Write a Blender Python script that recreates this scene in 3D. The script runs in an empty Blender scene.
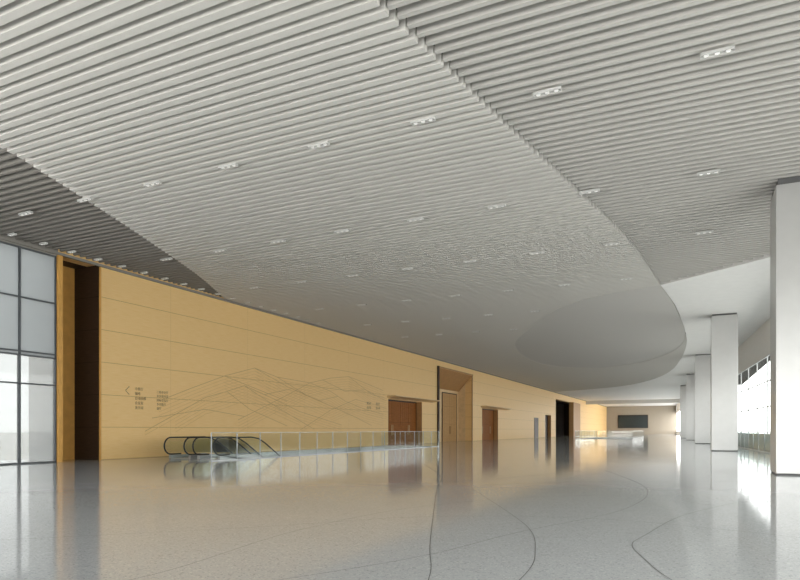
import bpy, bmesh, math, random
from mathutils import Vector, Matrix
random.seed(4)
scene = bpy.context.scene
col = scene.collection
try:
    scene.view_settings.view_transform = 'Standard'
    scene.view_settings.look = 'None'
except Exception:
    pass

# ------------------------------------------------------------------ materials
def new_mat(name):
    m = bpy.data.materials.new(name); m.use_nodes = True
    nt = m.node_tree
    return m, nt, nt.nodes['Principled BSDF']

def plain(name, rgb, rough=0.5, metal=0.0, var=0.06, scale=3.0, emis=None, es=0.0, spec=0.5):
    m, nt, b = new_mat(name)
    tc = nt.nodes.new('ShaderNodeTexCoord')
    nz = nt.nodes.new('ShaderNodeTexNoise'); nz.inputs['Scale'].default_value = scale
    nz.inputs['Detail'].default_value = 3
    rp = nt.nodes.new('ShaderNodeValToRGB')
    rp.color_ramp.elements[0].position = 0.3; rp.color_ramp.elements[1].position = 0.7
    rp.color_ramp.elements[0].color = tuple(c*(1-var) for c in rgb)+(1,)
    rp.color_ramp.elements[1].color = tuple(min(1, c*(1+var)) for c in rgb)+(1,)
    nt.links.new(tc.outputs['Object'], nz.inputs['Vector'])
    nt.links.new(nz.outputs['Fac'], rp.inputs['Fac'])
    nt.links.new(rp.outputs['Color'], b.inputs['Base Color'])
    b.inputs['Roughness'].default_value = rough
    b.inputs['Metallic'].default_value = metal
    b.inputs['Specular IOR Level'].default_value = spec
    if emis:
        b.inputs['Emission Color'].default_value = emis+(1,)
        b.inputs['Emission Strength'].default_value = es
    return m

def matte(name, rgb, var=0.01, scale=0.2):
    """matte powder-coat: plain diffuse with the faintest tonal drift"""
    m, nt, b = new_mat(name)
    nt.nodes.remove(b)
    out = nt.nodes['Material Output']
    tc = nt.nodes.new('ShaderNodeTexCoord')
    nz = nt.nodes.new('ShaderNodeTexNoise'); nz.inputs['Scale'].default_value = scale; nz.inputs['Detail'].default_value = 1
    rp = nt.nodes.new('ShaderNodeValToRGB')
    rp.color_ramp.elements[0].color = tuple(c*(1-var) for c in rgb)+(1,)
    rp.color_ramp.elements[1].color = tuple(c*(1+var) for c in rgb)+(1,)
    d = nt.nodes.new('ShaderNodeBsdfDiffuse')
    nt.links.new(tc.outputs['Object'], nz.inputs['Vector']); nt.links.new(nz.outputs['Fac'], rp.inputs[0])
    nt.links.new(rp.outputs[0], d.inputs[0]); nt.links.new(d.outputs[0], out.inputs['Surface'])
    return m

def glass_mat(name, tint=(0.93, 0.97, 0.96), refl=0.12, diff=0.0, dcol=(0.8, 0.85, 0.88), edge=0.30):
    m, nt, b = new_mat(name)
    nt.nodes.remove(b)
    out = nt.nodes['Material Output']
    tr = nt.nodes.new('ShaderNodeBsdfTransparent'); tr.inputs[0].default_value = tint+(1,)
    gl = nt.nodes.new('ShaderNodeBsdfGlossy'); gl.inputs['Roughness'].default_value = 0.02
    lw = nt.nodes.new('ShaderNodeLayerWeight'); lw.inputs[0].default_value = 0.25
    mul = nt.nodes.new('ShaderNodeMath'); mul.operation = 'MULTIPLY_ADD'
    mul.inputs[1].default_value = edge; mul.inputs[2].default_value = refl*0.4
    nt.links.new(lw.outputs['Facing'], mul.inputs[0])
    mx = nt.nodes.new('ShaderNodeMixShader')
    nt.links.new(mul.outputs[0], mx.inputs[0])
    nt.links.new(tr.outputs[0], mx.inputs[1]); nt.links.new(gl.outputs[0], mx.inputs[2])
    last = mx
    if diff > 0:
        d = nt.nodes.new('ShaderNodeBsdfDiffuse'); d.inputs[0].default_value = dcol+(1,)
        tl = nt.nodes.new('ShaderNodeBsdfTranslucent'); tl.inputs[0].default_value = dcol+(1,)
        a = nt.nodes.new('ShaderNodeMixShader'); a.inputs[0].default_value = 0.7
        nt.links.new(d.outputs[0], a.inputs[1]); nt.links.new(tl.outputs[0], a.inputs[2])
        m2 = nt.nodes.new('ShaderNodeMixShader'); m2.inputs[0].default_value = diff
        nt.links.new(mx.outputs[0], m2.inputs[1]); nt.links.new(a.outputs[0], m2.inputs[2])
        last = m2
    nt.links.new(last.outputs[0], out.inputs['Surface'])
    return m

def wood_wall(name, c1, c2, joint, pz=1.36, py=0.0, jcol=(0.50, 0.32, 0.13), rough=0.5, spec=0.3):
    """timber veneer: fine grain plus recessed-looking panel joints"""
    m, nt, b = new_mat(name)
    N = nt.nodes; L = nt.links
    tc = N.new('ShaderNodeTexCoord')
    mp = N.new('ShaderNodeMapping'); mp.inputs['Scale'].default_value = (1.5, 1.2, 22)
    nz = N.new('ShaderNodeTexNoise'); nz.inputs['Scale'].default_value = 1.5; nz.inputs['Detail'].default_value = 5
    L.new(tc.outputs['Object'], mp.inputs[0]); L.new(mp.outputs[0], nz.inputs['Vector'])
    rp = N.new('ShaderNodeValToRGB')
    rp.color_ramp.elements[0].position = 0.3; rp.color_ramp.elements[1].position = 0.72
    rp.color_ramp.elements[0].color = c1+(1,); rp.color_ramp.elements[1].color = c2+(1,)
    L.new(nz.outputs['Fac'], rp.inputs[0])
    sp = N.new('ShaderNodeSeparateXYZ'); L.new(tc.outputs['Object'], sp.inputs[0])
    def line(sock, period, off, w):
        a = N.new('ShaderNodeMath'); a.operation = 'ADD'; a.inputs[1].default_value = off; L.new(sock, a.inputs[0])
        md = N.new('ShaderNodeMath'); md.operation = 'FLOORED_MODULO'; md.inputs[1].default_value = period
        L.new(a.outputs[0], md.inputs[0])
        lt = N.new('ShaderNodeMath'); lt.operation = 'LESS_THAN'; lt.inputs[1].default_value = w
        L.new(md.outputs[0], lt.inputs[0]); return lt.outputs[0]
    cur = line(sp.outputs['Z'], pz, 0.0, joint)
    if py > 0:
        l2 = line(sp.outputs['Y'], py, 0.7, joint*0.35)
        mxx = N.new('ShaderNodeMath'); mxx.operation = 'MAXIMUM'
        L.new(cur, mxx.inputs[0]); L.new(l2, mxx.inputs[1]); cur = mxx.outputs[0]
    mix = N.new('ShaderNodeMixRGB'); mix.inputs[2].default_value = jcol+(1,)
    L.new(cur, mix.inputs[0]); L.new(rp.outputs[0], mix.inputs[1])
    L.new(mix.outputs[0], b.inputs['Base Color'])
    b.inputs['Roughness'].default_value = rough
    b.inputs['Specular IOR Level'].default_value = spec
    return m

def terrazzo(name):
    m, nt, b = new_mat(name)
    N = nt.nodes; L = nt.links
    tc = N.new('ShaderNodeTexCoord')
    vo = N.new('ShaderNodeTexVoronoi'); vo.inputs['Scale'].default_value = 65
    L.new(tc.outputs['Object'], vo.inputs['Vector'])
    sc = N.new('ShaderNodeSeparateColor'); L.new(vo.outputs['Color'], sc.inputs[0])
    rp = N.new('ShaderNodeValToRGB')
    e = rp.color_ramp.elements
    e[0].position = 0.0; e[0].color = (0.35, 0.365, 0.37, 1)
    e[1].position = 1.0; e[1].color = (0.62, 0.645, 0.65, 1)
    k = e.new(0.12); k.color = (0.485, 0.505, 0.515, 1)
    k = e.new(0.88); k.color = (0.52, 0.54, 0.55, 1)
    L.new(sc.outputs[0], rp.inputs[0])
    nz = N.new('ShaderNodeTexNoise'); nz.inputs['Scale'].default_value = 0.35; nz.inputs['Detail'].default_value = 4
    L.new(tc.outputs['Object'], nz.inputs['Vector'])
    r2 = N.new('ShaderNodeMapRange'); r2.inputs[3].default_value = 0.94; r2.inputs[4].default_value = 1.05
    L.new(nz.outputs['Fac'], r2.inputs[0])
    mu = N.new('ShaderNodeMixRGB'); mu.blend_type = 'MULTIPLY'; mu.inputs[0].default_value = 1
    L.new(rp.outputs[0], mu.inputs[1]); L.new(r2.outputs[0], mu.inputs[2])
    L.new(mu.outputs[0], b.inputs['Base Color'])
    r3 = N.new('ShaderNodeMapRange'); r3.inputs[3].default_value = 0.065; r3.inputs[4].default_value = 0.10
    L.new(nz.outputs['Fac'], r3.inputs[0]); L.new(r3.outputs[0], b.inputs['Roughness'])
    b.inputs['IOR'].default_value = 1.5
    return m

M_slat = matte('slat_paint', (0.635, 0.62, 0.585))
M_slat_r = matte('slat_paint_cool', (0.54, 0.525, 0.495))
M_slat_d = matte('slat_dark', (0.29, 0.275, 0.25))  # darker slat tone for the left wedge, cornice and wall head
M_oval = matte('slat_paint_oval', (0.58, 0.565, 0.54))
M_back = matte('plenum_dark', (0.03, 0.03, 0.028))
M_white = plain('white_plaster', (0.80, 0.79, 0.77), 0.7, 0, 0.02)
M_col = plain('column_panel', (0.54, 0.54, 0.53), 0.3, 0.35, 0.02)
M_joint = plain('joint_dark', (0.12, 0.12, 0.12), 0.6)
M_wood = wood_wall('timber_panel', (0.88, 0.59, 0.25), (0.93, 0.65, 0.31), 0.020, 1.36, 5.6)
M_wood_l = plain('timber_light', (0.80, 0.58, 0.32), 0.5, 0, 0.08, spec=0.3)
M_endwall = plain('end_wall_timber', (0.36, 0.32, 0.26), 0.6, 0, 0.05, spec=0.2)
M_gold = plain('golden_timber', (0.70, 0.38, 0.10), 0.5, 0, 0.08, spec=0.3)
M_soffit = plain('brown_soffit', (0.46, 0.25, 0.10), 0.5, 0, 0.08, spec=0.3)
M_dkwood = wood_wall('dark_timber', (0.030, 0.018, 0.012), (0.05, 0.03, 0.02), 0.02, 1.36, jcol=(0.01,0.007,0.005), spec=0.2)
M_door = wood_wall('door_timber', (0.25, 0.09, 0.022), (0.36, 0.14, 0.036), 0.012, 1.9, jcol=(0.06,0.025,0.01), rough=0.6, spec=0.10)
M_doorp = wood_wall('door_timber_pale', (0.50, 0.29, 0.12), (0.60, 0.37, 0.17), 0.012, 1.9, jcol=(0.2,0.1,0.04), rough=0.6, spec=0.12)
M_brass = plain('bronze_metal', (0.45, 0.30, 0.14), 0.3, 0.9)
M_black = plain('black_rubber', (0.012, 0.012, 0.012), 0.35)
M_steel = plain('stainless_steel', (0.46, 0.47, 0.48), 0.4, 0.7)
M_alu = plain('aluminium_grey', (0.10, 0.11, 0.12), 0.5, 0.2)
M_alu_l = plain('aluminium_pale', (0.50, 0.51, 0.51), 0.5, 0.0)
M_floor = terrazzo('terrazzo')
M_inlay = matte('inlay_strip', (0.12, 0.12, 0.12))
M_glass = glass_mat('clear_glass', (0.72, 0.735, 0.73), 0.12, edge=0.12)
M_hazy = glass_mat('hazy_glass', (0.37, 0.38, 0.38), 0.08, 0.22, (0.38, 0.385, 0.38), edge=0.10)
M_rail = glass_mat('rail_glass', (0.95, 0.972, 0.965), 0.08, 0.0, (0.75, 0.82, 0.82), edge=0.08)
M_railw = glass_mat('rail_glass_window', (0.84, 0.89, 0.88), 0.10, 0.04, (0.6, 0.66, 0.65), edge=0.10)
M_egl = glass_mat('escalator_glass', (0.94, 0.975, 0.96), 0.08, 0.0, (0.7, 0.8, 0.75), edge=0.09)
M_frost = glass_mat('frosted_glass', (0.2, 0.21, 0.21), 0.10, 0.92, (0.33, 0.345, 0.35), edge=0.10)
M_screen = plain('screen_dark', (0.02, 0.03, 0.03), 0.2)
M_lamp = plain('lamp_lens', (0.9, 0.9, 0.88), 0.3, 0, 0.01, 3, (1, 0.97, 0.9), 0.3)
M_house = plain('lamp_housing', (0.60, 0.60, 0.58), 0.4)
M_ground = matte('paving_ground', (0.76, 0.75, 0.72), 0.08, 0.1)
M_relief = plain('relief_line', (0.56, 0.36, 0.15), 0.5)
M_relief2 = plain('relief_line_soft', (0.72, 0.48, 0.20), 0.5)
M_ink = plain('sign_ink', (0.26, 0.16, 0.07), 0.5)
M_pit = plain('lower_level', (0.55, 0.54, 0.52), 0.7)

# ------------------------------------------------------------------ helpers
def add_box(bm, x0, x1, y0, y1, z0, z1):
    v = [bm.verts.new(p) for p in ((x0,y0,z0),(x1,y0,z0),(x1,y1,z0),(x0,y1,z0),
                                   (x0,y0,z1),(x1,y0,z1),(x1,y1,z1),(x0,y1,z1))]
    for f in ((0,3,2,1),(4,5,6,7),(0,1,5,4),(1,2,6,5),(2,3,7,6),(3,0,4,7)):
        bm.faces.new([v[i] for i in f])

def finish(bm, name, mat, parent=None, bevel=0.0):
    bmesh.ops.recalc_face_normals(bm, faces=bm.faces)
    me = bpy.data.meshes.new(name); bm.to_mesh(me); bm.free()
    ob = bpy.data.objects.new(name, me); col.objects.link(ob)
    me.materials.append(mat)
    if bevel:
        md = ob.modifiers.new('bevel', 'BEVEL'); md.width = bevel; md.segments = 2; md.limit_method = 'ANGLE'
    if parent: ob.parent = parent
    return ob

def boxes(name, lst, mat, parent=None, bevel=0.0):
    bm = bmesh.new()
    for b in lst: add_box(bm, *b)
    return finish(bm, name, mat, parent, bevel)

def struct(ob, label):
    ob['kind'] = 'structure'; ob['label'] = label; ob['category'] = ob.name.split('_')[0].split('.')[0]
    return ob

def thing(ob, label, cat, group=None):
    ob['label'] = label; ob['category'] = cat
    if group: ob['group'] = group
    return ob

def empty(name, loc=(0,0,0)):
    e = bpy.data.objects.new(name, None); e.location = loc; e.empty_display_size = 0.3
    col.objects.link(e); return e

def hermite(pts):
    """x as a smooth function of y through (x,y) points"""
    n = len(pts)
    d = []
    for i in range(n):
        a = pts[max(0,i-1)]; b = pts[min(n-1,i+1)]
        d.append((b[0]-a[0])/(b[1]-a[1]))
    def f(y):
        if y <= pts[0][1]: return pts[0][0]
        if y >= pts[-1][1]: return pts[-1][0]
        for i in range(n-1):
            if y <= pts[i+1][1]:
                h = pts[i+1][1]-pts[i][1]; t = (y-pts[i][1])/h
                return ((2*t**3-3*t*t+1)*pts[i][0]+(t**3-2*t*t+t)*h*d[i]
                        +(-2*t**3+3*t*t)*pts[i+1][0]+(t**3-t*t)*h*d[i+1])
    return f

WX = -22.24          # face of the timber wall
CZ = 8.15            # ceiling underside
def win_x(y): return 4.43-0.055*(y-44.7)

# ------------------------------------------------------------------ ceiling
XR = hermite([(-5.1,-6),(-4.85,3),(-4.57,8.76),(-4.29,10.49),(-3.83,13.33),(-3.06,17.7),(-2.21,22.66),
              (-1.67,27.1),(-1.29,31.75),(-0.75,37.2),(-0.26,49.3),(-0.30,56),(-0.89,66.6),(-2.3,80),(-5.4,93),(-11,104),(-22.2,113)])
XL = hermite([(-14.6,0),(-15.0,5),(-15.27,9.44),(-15.85,11.14),(-16.7,13.4),(-18.0,16.6),(-20.0,21.2),(-22.2,25.4)])
OL = hermite([(-1.29,31.75),(-3.65,32.6),(-6.65,35.3),(-9.78,41.4),(-12.85,49.1),(-14.2,60.3),(-12.9,68),(-9.0,71.5)])
OR = hermite([(-1.29,31.75),(-0.80,37.2),(-0.32,49.3),(-1.17,58.1),(-3.6,65.4),(-6.5,69.6),(-9.0,71.5)])
def RL(y):   # right region right end: diagonal cut against plain ceiling
    return win_x(y) if y < 26.3 else max(-1.29, -1.29+(31.75-y)*(6.6/5.45))
P = 0.29
bm_m = bmesh.new(); bm_r = bmesh.new(); bm_l = bmesh.new(); bm_o = bmesh.new()
y = -4.0
while y < 112.5:
    w = 0.152
    left = XL(y) if y < 25.4 else WX
    segs = []
    if 31.75 < y < 71.4:
        segs.append((left, OL(y)-0.02))
        if XR(y)-OR(y) > 0.1: segs.append((OR(y)+0.01, XR(y)))
        if OR(y)-OL(y) > 0.1: add_box(bm_o, OL(y), OR(y), y, y+0.22, CZ+0.02, CZ+0.20)
    else:
        segs.append((left, XR(y)))
    for a, b in segs:
        if b-a > 0.05: add_box(bm_m, a, b, y, y+w, CZ, CZ+0.22)
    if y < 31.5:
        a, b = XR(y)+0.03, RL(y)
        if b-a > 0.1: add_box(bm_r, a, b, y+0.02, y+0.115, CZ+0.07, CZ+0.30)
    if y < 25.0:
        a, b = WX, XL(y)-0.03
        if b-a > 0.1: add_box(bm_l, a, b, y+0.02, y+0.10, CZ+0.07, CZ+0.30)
    y += P
struct(finish(bm_m, 'ceiling', M_slat), 'pale grey slatted metal baffle ceiling over the hall')
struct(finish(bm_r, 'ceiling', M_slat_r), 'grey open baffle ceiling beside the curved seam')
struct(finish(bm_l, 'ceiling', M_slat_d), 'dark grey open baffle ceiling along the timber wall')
struct(finish(bm_o, 'ceiling', M_oval), 'finely slatted oval ceiling panel')
struct(boxes('ceiling', [(WX-0.3, 7.6, -12, 113, CZ+0.36, CZ+0.45)], M_back), 'dark plenum above the ceiling slats')
def slab(name, outline, z0, z1, mat, label):
    bm = bmesh.new()
    vb = [bm.verts.new((a,b,z0)) for a,b in outline]; vt = [bm.verts.new((a,b,z1)) for a,b in outline]
    bm.faces.new(vb); bm.faces.new(vt)
    for i in range(len(vb)):
        j = (i+1) % len(vb); bm.faces.new([vb[i],vb[j],vt[j],vt[i]])
    bmesh.ops.triangulate(bm, faces=bm.faces[:])
    return struct(finish(bm, name, mat), label)
outline = [(-1.27,31.8)] + [(XR(yy)+0.01, yy) for yy in [34,37,40,44,48,52,56,60,64,68,72,76,80,84,88,92,96,100,104,108,112]] + \
          [(WX,113.2),(WX,205),(win_x(205)+0.2,205),(win_x(26.3)+0.25,26.3)]
slab('ceiling', outline, CZ, CZ+0.28, M_white, 'smooth white plaster ceiling')
ys = [31.76+0.4*i for i in range(100) if 31.76+0.4*i < 71.4]
loop = [(OL(v), v) for v in ys]+[(-9.0,71.5)]+[(OR(v), v) for v in reversed(ys)]
bm = bmesh.new(); n = len(loop)
vs = [(bm.verts.new((a,b,CZ-0.002)), bm.verts.new((a,b,CZ+0.25))) for a,b in loop]
for i in range(n):
    j = (i+1) % n; bm.faces.new([vs[i][0],vs[j][0],vs[j][1],vs[i][1]])
o = struct(finish(bm, 'trim_1', M_slat), 'thin pale curved lip around the oval ceiling panel')
md = o.modifiers.new('solid','SOLIDIFY'); md.thickness = 0.02; md.offset = 0
struct(boxes('trim_2', [(WX+0.001, WX+0.10, 4, 190, CZ-0.10, CZ-0.005)], M_slat_d), 'shadow-gap cornice along the wall head')

# ------------------------------------------------------------------ floor (with two escalator wells)
V1 = (-21.7,-17.45,22.2,43.2); V2 = (-14.3,-7.2,88.3,109.8)
fl = []
X0, X1 = WX-3.2, 7.8
def strip(y0,y1,holes):
    x = X0
    for a,b in holes:
        fl.append((x,a,y0,y1,-0.35,0)); x = b
    fl.append((x,X1,y0,y1,-0.35,0))
strip(-12,V1[2],[]); strip(V1[2],V1[3],[(V1[0],V1[1])]); strip(V1[3],V2[2],[]); strip(V2[2],V2[3],[(V2[0],V2[1])]); strip(V2[3],205,[])
struct(boxes('floor', fl, M_floor), 'polished pale grey terrazzo floor')
for k,(a,b,c,d) in enumerate((V1,V2)):
    o = boxes('wall_well', [(a-0.2,a,c,d,-5.5,-0.35),(b,b+0.2,c,d,-5.5,-0.35),(a-0.2,b+0.2,c-0.2,c,-5.5,-0.35),
                       (a-0.2,b+0.2,d,d+0.2,-5.5,-0.35),(a-0.2,b+0.2,c-0.2,d+0.2,-5.7,-5.5)], M_pit)
    struct(o, 'escalator well leading to the lower level')

def ribbon(name, pts, w, mat, z=0.0025, steps=10):
    P_ = [Vector((p[0],p[1],0)) for p in pts]; out = []
    n = len(P_)
    for i in range(n-1):
        p0 = P_[max(0,i-1)]; p1 = P_[i]; p2 = P_[i+1]; p3 = P_[min(n-1,i+2)]
        for s in range(steps):
            t = s/steps
            out.append(0.5*((2*p1)+(p2-p0)*t+(2*p0-5*p1+4*p2-p3)*t*t+(3*p1-p0-3*p2+p3)*t**3))
    out.append(P_[-1])
    bm = bmesh.new(); prev = None
    for i,p in enumerate(out):
        d = (out[min(i+1,len(out)-1)]-out[max(i-1,0)]).normalized(); nrm = Vector((-d.y,d.x,0))*w/2
        a = bm.verts.new((p.x+nrm.x,p.y+nrm.y,z)); b = bm.verts.new((p.x-nrm.x,p.y-nrm.y,z))
        if prev: bm.faces.new([prev[0],a,b,prev[1]])
        prev = (a,b)
    return finish(bm, name, mat)
curves = [
 [(-9.5,22),(-6.28,15.9),(-4.77,11.9),(-2.67,6.47),(-1.97,4.73),(-1.2,2)],
 [(-4.2,12.5),(-2.51,9.18),(-1.81,7.65),(-1.46,6.4),(-1.29,5.26),(-1.3,3)],
 [(0.9,12.5),(-0.07,9.97),(-0.48,7.86),(-0.57,7.12),(-0.39,6.36),(-0.14,5.6),(0.6,4)],
 [(-5.2,2.5),(-4.22,3.67),(-4.41,6.42),(-3.9,9.4),(-2.0,12.0),(1.5,13.4)],
 [(-3.2,4),(-2.4,5.6),(-1.9,7.4),(-0.9,10.5),(-0.9,14.5),(-2.4,20)],
 [(-14,7),(-9,9.6),(-5.5,13.5),(-3.5,18),(-1.5,24)],
 [(-8,3.5),(-5.2,6.2),(-3.4,8.2),(-1.0,9.0),(1.8,8.2)],
 [(-10,14),(-7,12.5),(-4.8,13),(-2.2,15.5),(1.2,17)],
]
for i,c in enumerate(curves):
    o = ribbon('trim_%d' % (i+20), c, 0.007, M_inlay)
    struct(o, 'thin dark inlay line curving across the terrazzo')

# ------------------------------------------------------------------ timber wall with openings
ops = [(15.97,17.85,8.14),(44.9,51.9,3.80),(55.9,66.2,7.35),(69.9,76.6,3.85),(104.9,109.8,3.85),(114,138.8,6.95)]
wl = []; yy = 15.97
TH = 0.8
T0, T1 = WX-TH, WX
for a,b,h in ops:
    if a > yy: wl.append((T0,T1,yy,a,0,CZ+0.25))
    wl.append((T0,T1,a,b,h,CZ+0.25)); yy = b
wl.append((T0,T1,yy,205,0,CZ+0.25))
struct(boxes('wall_left', wl, M_wood), 'long honey-coloured timber panelled wall')
RX = WX-1.5
struct(boxes('wall_recess', [(RX-0.1,RX,15.9,17.9,0,8.3)], M_gold), 'golden timber back of the tall recess')
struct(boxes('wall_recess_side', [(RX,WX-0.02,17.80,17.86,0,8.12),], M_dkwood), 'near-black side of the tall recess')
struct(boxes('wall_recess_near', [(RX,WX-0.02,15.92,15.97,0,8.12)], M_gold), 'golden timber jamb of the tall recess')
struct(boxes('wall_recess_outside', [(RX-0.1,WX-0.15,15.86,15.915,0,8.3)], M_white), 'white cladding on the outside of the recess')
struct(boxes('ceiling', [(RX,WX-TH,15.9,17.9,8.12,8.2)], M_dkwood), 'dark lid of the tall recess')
struct(boxes('trim_10', [(WX-0.02,WX+0.04,17.82,17.88,0,8.04),(WX-0.02,WX+0.10,15.92,16.10,0,8.04)], M_gold), 'gold edge frame of the tall recess')
# portal with deep reveal
PB = WX-1.6
struct(boxes('wall_portal', [(PB-0.1,PB,55.7,66.4,0,7.6)], M_wood_l), 'timber back wall of the tall portal')
struct(boxes('wall_portal_side', [(PB,WX-TH-0.01,66.2,66.3,0,7.35),(PB,WX-TH-0.01,55.8,55.9,0,7.35)], M_wood_l), 'pale timber reveal of the tall portal')
bm = bmesh.new()
q = [(PB,55.9,5.6),(PB,66.2,5.6),(WX-0.02,66.2,7.34),(WX-0.02,55.9,7.34)]
a_ = [bm.verts.new(p) for p in q]; b_ = [bm.verts.new((p[0],p[1],p[2]+0.08)) for p in q]
bm.faces.new(a_); bm.faces.new(b_)
for i in range(4): bm.faces.new([a_[i],a_[(i+1)%4],b_[(i+1)%4],b_[i]])
struct(finish(bm, 'ceiling', M_soffit), 'sloping brown timber soffit of the tall portal')
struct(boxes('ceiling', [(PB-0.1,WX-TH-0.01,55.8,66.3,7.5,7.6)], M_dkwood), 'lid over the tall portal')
struct(boxes('trim_11', [(WX-0.02,WX+0.14,55.6,55.92,0,7.5)], M_dkwood), 'dark brown upright beside the tall portal')
struct(boxes('trim_15', [(WX-0.02,WX+0.06,66.15,66.3,0,7.5),(WX-0.02,WX+0.10,55.92,66.3,7.36,7.5)], M_soffit), 'brown timber frame around the tall portal')

def door(idx, y0, y1, h, x, leaves, mat=M_door, label='dark reddish-brown timber double door'):
    e = boxes('door_%d' % idx, [(x-0.06,x,y0+0.01,y1-0.01,h-0.10,h-0.005),(x-0.06,x,y0+0.01,y0+0.09,0,h-0.1),(x-0.06,x,y1-0.09,y1-0.01,0,h-0.1)], M_dkwood)
    struct(e, label)
    w = (y1-y0-0.2)/leaves
    for i in range(leaves):
        a = y0+0.1+i*w
        bm = bmesh.new()
        add_box(bm, x-0.07, x-0.02, a+0.01, a+w-0.01, 0.01, h-0.11)
        k = 4
        for j in range(k):
            add_box(bm, x-0.02, x-0.005, a+0.05+j*(w-0.1)/k, a+0.05+(j+1)*(w-0.1)/k-0.03, 0.1, h-0.2)
        lf = finish(bm, 'door_leaf', mat, e)
        hy = a+w-0.16 if i % 2 == 0 else a+0.12
        boxes('handle', [(x+0.02,x+0.05,hy,hy+0.04,0.8,1.7),(x-0.005,x+0.02,hy,hy+0.04,0.9,0.94),(x-0.005,x+0.02,hy,hy+0.04,1.56,1.6)], M_brass, lf)
    return e
DX = WX-0.55
door(1, 44.9, 51.9, 3.80, DX, 4)
door(2, 60.9, 65.4, 5.3, PB+0.08, 2, M_doorp, 'tall pale timber double door in the portal')
door(3, 69.9, 76.6, 3.85, DX, 4)
door(4, 104.9, 109.8, 3.85, DX, 2, M_dkwood, 'dark brown timber double door')
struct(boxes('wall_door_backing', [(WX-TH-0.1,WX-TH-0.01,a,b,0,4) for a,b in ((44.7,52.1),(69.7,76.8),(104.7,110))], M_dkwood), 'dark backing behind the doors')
struct(boxes('wall_door_reveal', [(DX,WX-0.01,b-0.03,b-0.002,0,3.78) for b in (51.9,76.6,109.8)], M_soffit), 'brown timber reveals beside the doors')
def canopy(name, y0, y1, z):
    bm = bmesh.new()
    prof = [(WX,z),(WX+0.8,z+0.16),(WX+0.8,z+0.22),(WX,z+0.22)]
    A = [bm.verts.new((p,y0,q)) for p,q in prof]; B = [bm.verts.new((p,y1,q)) for p,q in prof]
    bm.faces.new(A); bm.faces.new(B)
    for i in range(4): bm.faces.new([A[i],A[(i+1)%4],B[(i+1)%4],B[i]])
    struct(finish(bm, name, M_wood_l), 'thin angled timber canopy above the doors')
canopy('trim_12', 44.7, 54.4, 3.84)
canopy('trim_13', 69.4, 80.5, 3.89)
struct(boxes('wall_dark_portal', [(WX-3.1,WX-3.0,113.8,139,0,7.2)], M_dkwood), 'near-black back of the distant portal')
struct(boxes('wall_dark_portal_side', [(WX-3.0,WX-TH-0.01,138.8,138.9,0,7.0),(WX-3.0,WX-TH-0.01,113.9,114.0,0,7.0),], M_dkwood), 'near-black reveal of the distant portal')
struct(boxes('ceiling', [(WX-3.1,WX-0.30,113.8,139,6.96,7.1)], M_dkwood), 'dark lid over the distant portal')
struct(boxes('wall_portal_pier', [(WX-0.3,WX+0.6,129.5,138.0,0,6.95)], M_soffit), 'brown timber pier within the distant portal')
o = boxes('wall_panel_sign', [(WX,WX+0.06,96.7,99.5,0.02,3.2)], M_dkwood)
thing(o, 'tall dark brown information panel on the timber wall', 'sign')

def wall_line(bm, pts, w=0.024):
    for (a,za),(b,zb) in zip(pts[:-1],pts[1:]):
        L = math.hypot(b-a, zb-za); ny, nz = -(zb-za)/L*w/2, (b-a)/L*w/2
        q = [(a+ny,za+nz),(b+ny,zb+nz),(b-ny,zb-nz),(a-ny,za-nz)]
        f = [bm.verts.new((WX+0.008,u,v)) for u,v in q]; g = [bm.verts.new((WX+0.0005,u,v)) for u,v in q]
        bm.faces.new(f); bm.faces.new(g)
        for i in range(4): bm.faces.new([f[i],f[(i+1)%4],g[(i+1)%4],g[i]])
ridges = ([(20.2,1.2),(22,2.0),(24,2.9),(25.6,3.3),(27.0,3.7),(28.8,3.3),(32.4,2.4),(37.5,1.6)],
            [(21,2.6),(23,3.3),(25.4,4.1),(27.9,4.75),(30,4.4),(33.5,4.3),(36,4.8),(38.5,5.1),(41,4.8),(44.0,4.4)],
            [(26.5,1.8),(30.5,3.2),(33.5,4.3),(36,3.9),(38,3.3),(41,2.8),(44,2.5)],
            [(25.4,4.1),(28.5,3.5),(31,3.0)],[(27.9,4.75),(31,3.9),(36,2.9)],[(38.5,5.1),(42,4.0),(44.6,3.8)],
            [(32.4,1.25),(36,2.6),(39.5,3.5),(44.6,3.0)],[(25.6,3.3),(27.5,2.4),(31,1.5)],
            [(27.0,3.7),(30,2.6),(34,1.3)],[(30,4.4),(33,3.5),(39,2.3),(42,1.6)],[(35,4.6),(38,4.0),(41,4.3),(44.5,3.6)],
            [(20.6,1.8),(24,2.3),(27,2.0)],[(28.8,3.3),(31.5,3.8),(34.5,3.2),(37,3.6)])
bm = bmesh.new()
for pts in ridges: wall_line(bm, pts)
rel = thing(finish(bm, 'wall_relief', M_relief), 'shallow engraved mountain ridgelines on the timber wall', 'wall decoration')
bm = bmesh.new()
for pts in ridges[:7]:
    for k_ in (1,2,3,4,5):
        wall_line(bm, [(a,b-0.17*k_) for a,b in pts if b-0.17*k_ > 1.0], 0.018)
finish(bm, 'hatching', M_relief2, rel)

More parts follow.
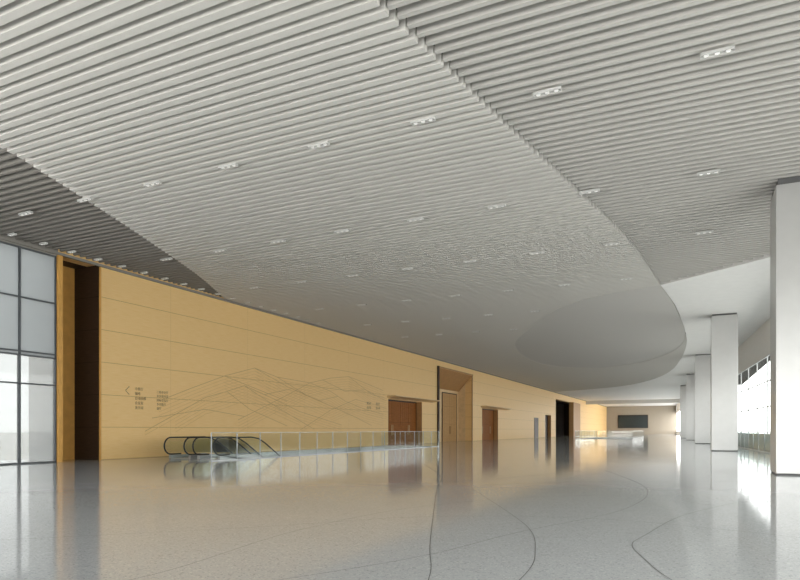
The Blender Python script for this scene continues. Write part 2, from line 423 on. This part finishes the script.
def text_mesh(body, size, y, z, parent, name='lettering'):
    cu = bpy.data.curves.new('t', 'FONT'); cu.body = body; cu.size = size; cu.extrude = 0.002
    cu.space_line = 1.35
    tmp = bpy.data.objects.new('t', cu); col.objects.link(tmp)
    bpy.context.view_layer.update()
    me = bpy.data.meshes.new_from_object(tmp.evaluated_get(bpy.context.evaluated_depsgraph_get()))
    bpy.data.objects.remove(tmp)
    ob = bpy.data.objects.new(name, me); col.objects.link(ob)
    me.materials.clear(); me.materials.append(M_ink)
    ob.rotation_euler = (math.pi/2, 0, math.pi/2); ob.location = (WX+0.008, y, z)
    ob.parent = parent
    return ob
sg = empty('wayfinding_sign', (0,0,0))
thing(sg, 'small dark direction lettering and arrow on timber wall', 'sign')
bm = bmesh.new()
for (a,za),(b,zb) in (((19.32,3.16),(19.12,2.98)),((19.12,2.98),(19.32,2.80))):
    L = math.hypot(b-a, zb-za); w = 0.03; ny, nz = -(zb-za)/L*w/2, (b-a)/L*w/2
    f = [bm.verts.new((WX+0.01,u,v)) for u,v in [(a+ny,za+nz),(b+ny,zb+nz),(b-ny,zb-nz),(a-ny,za-nz)]]
    bm.faces.new(f)
finish(bm, 'arrow', M_ink, sg)
text_mesh('中餐厅\n咖啡\n自动扶梯\n会议室\n洗手间', 0.155, 19.62, 3.02, sg)
text_mesh('二层会议厅\n贵宾接待室\n国际会议厅\n多功能厅\n展厅', 0.14, 20.85, 2.95, sg)
sg2 = empty('wayfinding_sign', (0,0,0))
thing(sg2, 'small direction lettering beside the brown doors', 'sign')
text_mesh('宴会厅\n会议室', 0.24, 41.2, 3.2, sg2)
text_mesh('贵宾厅\n洗手间', 0.24, 42.7, 3.2, sg2)

# ------------------------------------------------------------------ glazing beside timber wall
k = 1
yb = 15.90
while yb > 5:
    ya = yb-1.43
    fr = boxes('window_%d' % k, [(WX-0.14,WX,yb-0.03,yb,0,8.0),(WX-0.14,WX,ya,ya+0.03,0,8.0)] +
        [(WX-0.12,WX-0.01,ya+0.03,yb-0.03,z,z+0.05) for z in (0.0,2.95,4.0,4.14,6.13,7.95)], M_alu)
    struct(fr, 'tall glazed facade bay with dark metal frame')
    boxes('glass_pane', [(WX-0.08,WX-0.07,ya+0.03,yb-0.03,0.05,4.0)], M_hazy, fr)
    boxes('frosted_pane', [(WX-0.08,WX-0.07,ya+0.03,yb-0.03,4.0501,7.95)], M_frost, fr)['label'] = 'frosted pale grey glass'
    k += 1; yb = ya
struct(boxes('wall_head', [(WX-0.3,WX,4,15.97,8.0,CZ+0.25)], M_slat_d), 'wall head above the glazed facade')

# ------------------------------------------------------------------ window wall on the column side
ang = math.atan(0.055)
H = 5.95
bays = 40; y0 = -11.0
for i in range(bays):
    L = 4.0
    ya = y0+i*L
    fr = boxes('window_%d' % k, [(-0.02,0.05,0,0.07,0.95,H)] +
               [(-0.02,0.05,0.07,L,z,z+0.06) for z in (0.95,2.7,4.3,H-0.06)], M_alu_l)
    boxes('glass_pane', [(0.02,0.03,0.07,L,1.01,H-0.06)], M_glass, fr)
    fr.location = (win_x(ya), ya, 0); fr.rotation_euler = (0,0,ang)
    struct(fr, 'large window bay with slim grey mullions above a low sill')
    k += 1
bm = bmesh.new(); add_box(bm, -0.03, 0.10, -27, 190, H, CZ+0.3); add_box(bm, -0.03, 0.10, -27, 190, 0, 0.95)
o = finish(bm, 'wall_right', M_white); o.location = (win_x(15),15,0); o.rotation_euler = (0,0,ang)
struct(o, 'plain pale fascia and low sill of the window wall')
struct(boxes('wall_light_block', [(WX-0.3,7.8,-12.3,-12.0,4.4,CZ+0.45)], M_white), 'unseen band behind the camera, added to hold back daylight')  # unseen, added to cut daylight from behind on the near ceiling
# ------------------------------------------------------------------ end wall
EY = 190
struct(boxes('wall_end', [(WX,win_x(EY)+0.2,EY,EY+0.3,0,CZ)], M_endwall), 'beige-grey end wall of the hall')
scr = boxes('display_screen', [(-19.1,-10.9,EY-0.25,EY-0.02,1.8,5.6)], M_dkwood)
thing(scr, 'large dark display screen on the end wall', 'screen')
boxes('screen_panel', [(-18.95,-11.05,EY-0.27,EY-0.251,1.95,5.45)], M_screen, scr)
struct(boxes('trim_14', [(WX,win_x(150),150,150.4,7.3,CZ)], M_slat), 'grey downstand beam crossing the far ceiling')

# ------------------------------------------------------------------ columns
def column(y, x):
    c = boxes('column', [(x,x+1.4,y,y+1.4,0.04,CZ-0.10)], M_col, None, 0.012)
    thing(c, 'square pale grey satin column reaching the ceiling', 'column', 'row of hall columns')
    boxes('column_base', [(x+0.03,x+1.37,y+0.03,y+1.37,0,0.039)], M_joint, c)['label'] = 'dark recessed plinth'
    boxes('column_head', [(x+0.05,x+1.35,y+0.05,y+1.35,CZ-0.10,CZ+0.08 if y < 30 else CZ-0.001)], M_joint, c)['label'] = 'dark shadow gap collar'
for y_, x_ in ((19.9,2.16),(41.1,1.15),(62.3,0.40),(83.5,-0.45),(104.7,-1.4)):
    column(y_, x_)

# ------------------------------------------------------------------ glass railings
def railing(p0, p1, n, label, base=None, h=1.15, glass=None):
    p0 = Vector(p0); p1 = Vector(p1); d = p1-p0; L = d.length; a = math.atan2(d.y,d.x)
    e = base or empty('glass_railing', (p0.x,p0.y,0))
    if not base:
        e.rotation_euler = (0,0,a); thing(e, label, 'railing')
    for i in range(n+1):
        x = L*i/n
        boxes('post', [(x-0.011,x+0.011,-0.02,0.02,0.0,h-0.02)], M_steel, e)
    for i in range(n):
        a0 = L*i/n+0.02; a1 = L*(i+1)/n-0.02
        boxes('glass_panel', [(a0,a1,-0.006,0.006,0.05,h-0.02)], glass or M_rail, e)
    boxes('top_rail', [(-0.02,L+0.02,-0.018,0.018,h-0.018,h)], M_steel, e)
    boxes('base_shoe', [(0.021,L-0.021,-0.03,0.03,0.0,0.03)], M_steel, e)
    return e
railing((-17.2,18.9),(-17.2,43.4), 16, 'clear glass railing with steel posts beside the escalators')
railing((-17.3,43.5),(-22.1,43.5), 3, 'short glass railing closing the escalator well')
railing((-7,88),(-7,110), 8, 'glass railing with steel posts around distant well')
railing((-14.5,88),(-7.1,88), 4, 'glass railing across the end of distant well')
railing((-14.5,88.1),(-14.5,110), 8, 'glass railing with steel posts around distant well')
railing((win_x(30)-0.9,30),(win_x(100)-0.9,100), 35, 'low glass railing in front of the windows', glass=M_railw)

# ------------------------------------------------------------------ escalators
def tube(name, path, r, mat, parent, flat=1.0):
    cu = bpy.data.curves.new(name,'CURVE'); cu.dimensions='3D'; cu.bevel_depth = r; cu.bevel_resolution = 2
    s = cu.splines.new('POLY'); s.points.add(len(path)-1)
    for p,q in zip(s.points,path): p.co = (q[0],q[1],q[2],1)
    tmp = bpy.data.objects.new('t', cu); col.objects.link(tmp); bpy.context.view_layer.update()
    me = bpy.data.meshes.new_from_object(tmp.evaluated_get(bpy.context.evaluated_depsgraph_get()))
    bpy.data.objects.remove(tmp)
    me.materials.clear(); me.materials.append(mat)
    ob = bpy.data.objects.new(name, me); col.objects.link(ob); ob.parent = parent
    return ob
def escalator(x0, x1):
    E = empty('escalator', (x0, 20.0, 0))
    thing(E, 'descending escalator with black handrails and clear glass sides', 'escalator', 'escalators in the well')
    W = x1-x0; t30 = math.tan(math.radians(30))
    FL = 3.0
    run = 5.3/t30
    def line(zo):
        return [(FL-0.5,zo),(FL,zo-0.07),(FL+0.5,zo-0.29),(FL+run,zo-0.29-(run-0.5)*t30),(FL+run+1,zo-5.3),(FL+run+2.2,zo-5.3)]
    for xx in (0.0, W):
        path = []
        for i in range(13):
            a = math.radians(-90-180*i/12)
            path.append((xx, 0.40+0.37*math.cos(a), 0.55+0.37*math.sin(a)))
        path = [(xx,1.0,0.18)]+path+[(xx,a,b) for a,b in line(0.92)]
        tube('handrail', path, 0.034, M_black, E)
        prof = [(0.45,0.24)]+[(0.40+0.31*math.cos(math.radians(-100-160*i/8)),0.55+0.31*math.sin(math.radians(-100-160*i/8))) for i in range(9)]
        prof += [(a,b) for a,b in line(0.86)] + [(a,b) for a,b in reversed(line(0.22))]
        bm = bmesh.new()
        A = [bm.verts.new((xx-0.006,p,q)) for p,q in prof]; B = [bm.verts.new((xx+0.006,p,q)) for p,q in prof]
        bm.faces.new(A); bm.faces.new(B)
        for i in range(len(A)):
            j = (i+1)%len(A); bm.faces.new([A[i],A[j],B[j],B[i]])
        finish(bm, 'glass_balustrade', M_egl, E)
        prof = [(0.35,0.0),(0.35,0.14)]+[(a,b) for a,b in line(0.15)]+[(a,b) for a,b in reversed(line(-0.12))]+[(2.19,-0.12),(2.19,0.0)]
        bm = bmesh.new()
        A = [bm.verts.new((xx-0.06,p,q)) for p,q in prof]; B = [bm.verts.new((xx+0.06,p,q)) for p,q in prof]
        bm.faces.new(A); bm.faces.new(B)
        for i in range(len(A)):
            j = (i+1)%len(A); bm.faces.new([A[i],A[j],B[j],B[i]])
        bmesh.ops.triangulate(bm, faces=bm.faces[:])
        finish(bm, 'skirt', M_steel, E)
    boxes('comb_plate', [(0.07,W-0.07,0.3,2.19,0.001,0.012)], M_steel, E)
    bm = bmesh.new()
    add_box(bm, 0.07, W-0.07, 2.21, FL, -0.2, -0.02)
    z = 0.0; yv = FL
    while z > -5.1:
        z -= 0.2; add_box(bm, 0.07, W-0.07, yv, yv+0.346, z-0.3, z); yv += 0.346
    finish(bm, 'steps', M_alu_l, E)
escalator(-20.9,-19.75)
escalator(-19.25,-18.1)

# ------------------------------------------------------------------ downlight fixtures
def make_fixture():
    h = boxes('ceiling_downlight', [(-0.28,0.28,-0.06,-0.05,-0.01,0.05),(-0.28,0.28,0.05,0.06,-0.01,0.05),
                                    (-0.28,-0.27,-0.05,0.05,-0.01,0.05),(0.27,0.28,-0.05,0.05,-0.01,0.05),
                                    (-0.27,0.27,-0.05,0.05,0.03,0.05)], M_house)
    kids = []
    for x in (-0.18,0,0.18):
        bm = bmesh.new(); bmesh.ops.create_cone(bm, cap_ends=True, segments=16, radius1=0.044, radius2=0.034, depth=0.03)
        bmesh.ops.translate(bm, verts=bm.verts, vec=(x,0,0.012))
        kids.append(finish(bm, 'lamp', M_lamp, h))
    return h, kids
proto, pk = make_fixture()
first = True
spots = []
cx = [0.45,-2.63,-5.38,-8.12,-10.9,-13.6,-16.35,-19.1]
for j in range(6):
    yy = 12.45+5.75*j
    for x in cx:
        if yy > 26 and x > -0.2: continue
        if yy > 31 and x > OL(yy)-0.6: continue
        spots.append((x, yy, 1.0))
yy = 12.45
while yy < 34:
    spots.append((-21.6, yy, 0.6)); yy += 1.16
for (x,yy,sc_) in spots:
    if first: h = proto; first = False
    else:
        h = proto.copy(); col.objects.link(h)
        for c in pk:
            c2 = c.copy(); c2.parent = h; col.objects.link(c2)
    yq = round((yy+4)/P)*P-4+0.076
    h.location = (x, yq, CZ-0.035); h.scale = (sc_, 1, 1)
    thing(h, 'small recessed triple-lamp downlight between ceiling slats', 'ceiling light', 'downlights in the slatted ceiling')

# ------------------------------------------------------------------ outside (on the glazed side)
o = boxes('ground', [(-400,WX-3.4,-200,400,-0.6,-0.4)], M_ground)
o['kind'] = 'structure'; o['label'] = 'pale paved ground outside'; o['category'] = 'ground'

# ------------------------------------------------------------------ light: overcast sky above, pale ground below the horizon
w = bpy.data.worlds.new('sky'); scene.world = w; w.use_nodes = True
wn = w.node_tree.nodes; wlk = w.node_tree.links
bg = wn['Background']
tc = wn.new('ShaderNodeTexCoord'); sp = wn.new('ShaderNodeSeparateXYZ')
mr = wn.new('ShaderNodeMapRange'); mr.inputs[1].default_value = -0.03; mr.inputs[2].default_value = 0.02
mixc = wn.new('ShaderNodeMixRGB')
mixc.inputs[1].default_value = (0.92,0.90,0.87,1); mixc.inputs[2].default_value = (1.0,0.99,0.975,1)
wlk.new(tc.outputs['Generated'], sp.inputs[0]); wlk.new(sp.outputs['Z'], mr.inputs[0])
wlk.new(mr.outputs[0], mixc.inputs[0]); wlk.new(mixc.outputs[0], bg.inputs[0])
bg.inputs[1].default_value = 8.4
def portal(loc, rot, sx, sy):
    l = bpy.data.lights.new('sky_portal','AREA'); l.shape = 'RECTANGLE'; l.size = sx; l.size_y = sy
    l.cycles.is_portal = True
    ob = bpy.data.objects.new('sky_portal', l); ob.location = loc; ob.rotation_euler = rot; col.objects.link(ob)
portal((-7.4,-12.4,2.2),(math.pi/2,0,math.pi),30,4.6)              # entrance facade, facing +Y
portal((win_x(64)+0.5,64,3.4),(math.pi/2,0,math.pi/2+ang),155,5.2)  # window wall, facing -X
portal((WX-0.4,2,4.0),(math.pi/2,0,-math.pi/2),28,8)                # glazed side, facing +X

# ------------------------------------------------------------------ camera
cam = bpy.data.cameras.new('camera'); co = bpy.data.objects.new('camera', cam); col.objects.link(co)
cam.sensor_width = 36; cam.lens = 36*615/800; cam.shift_y = 0.175
cam.clip_end = 1000
co.location = (0,0,1.25); co.rotation_euler = (math.pi/2, 0, math.radians(25.25))
scene.camera = co
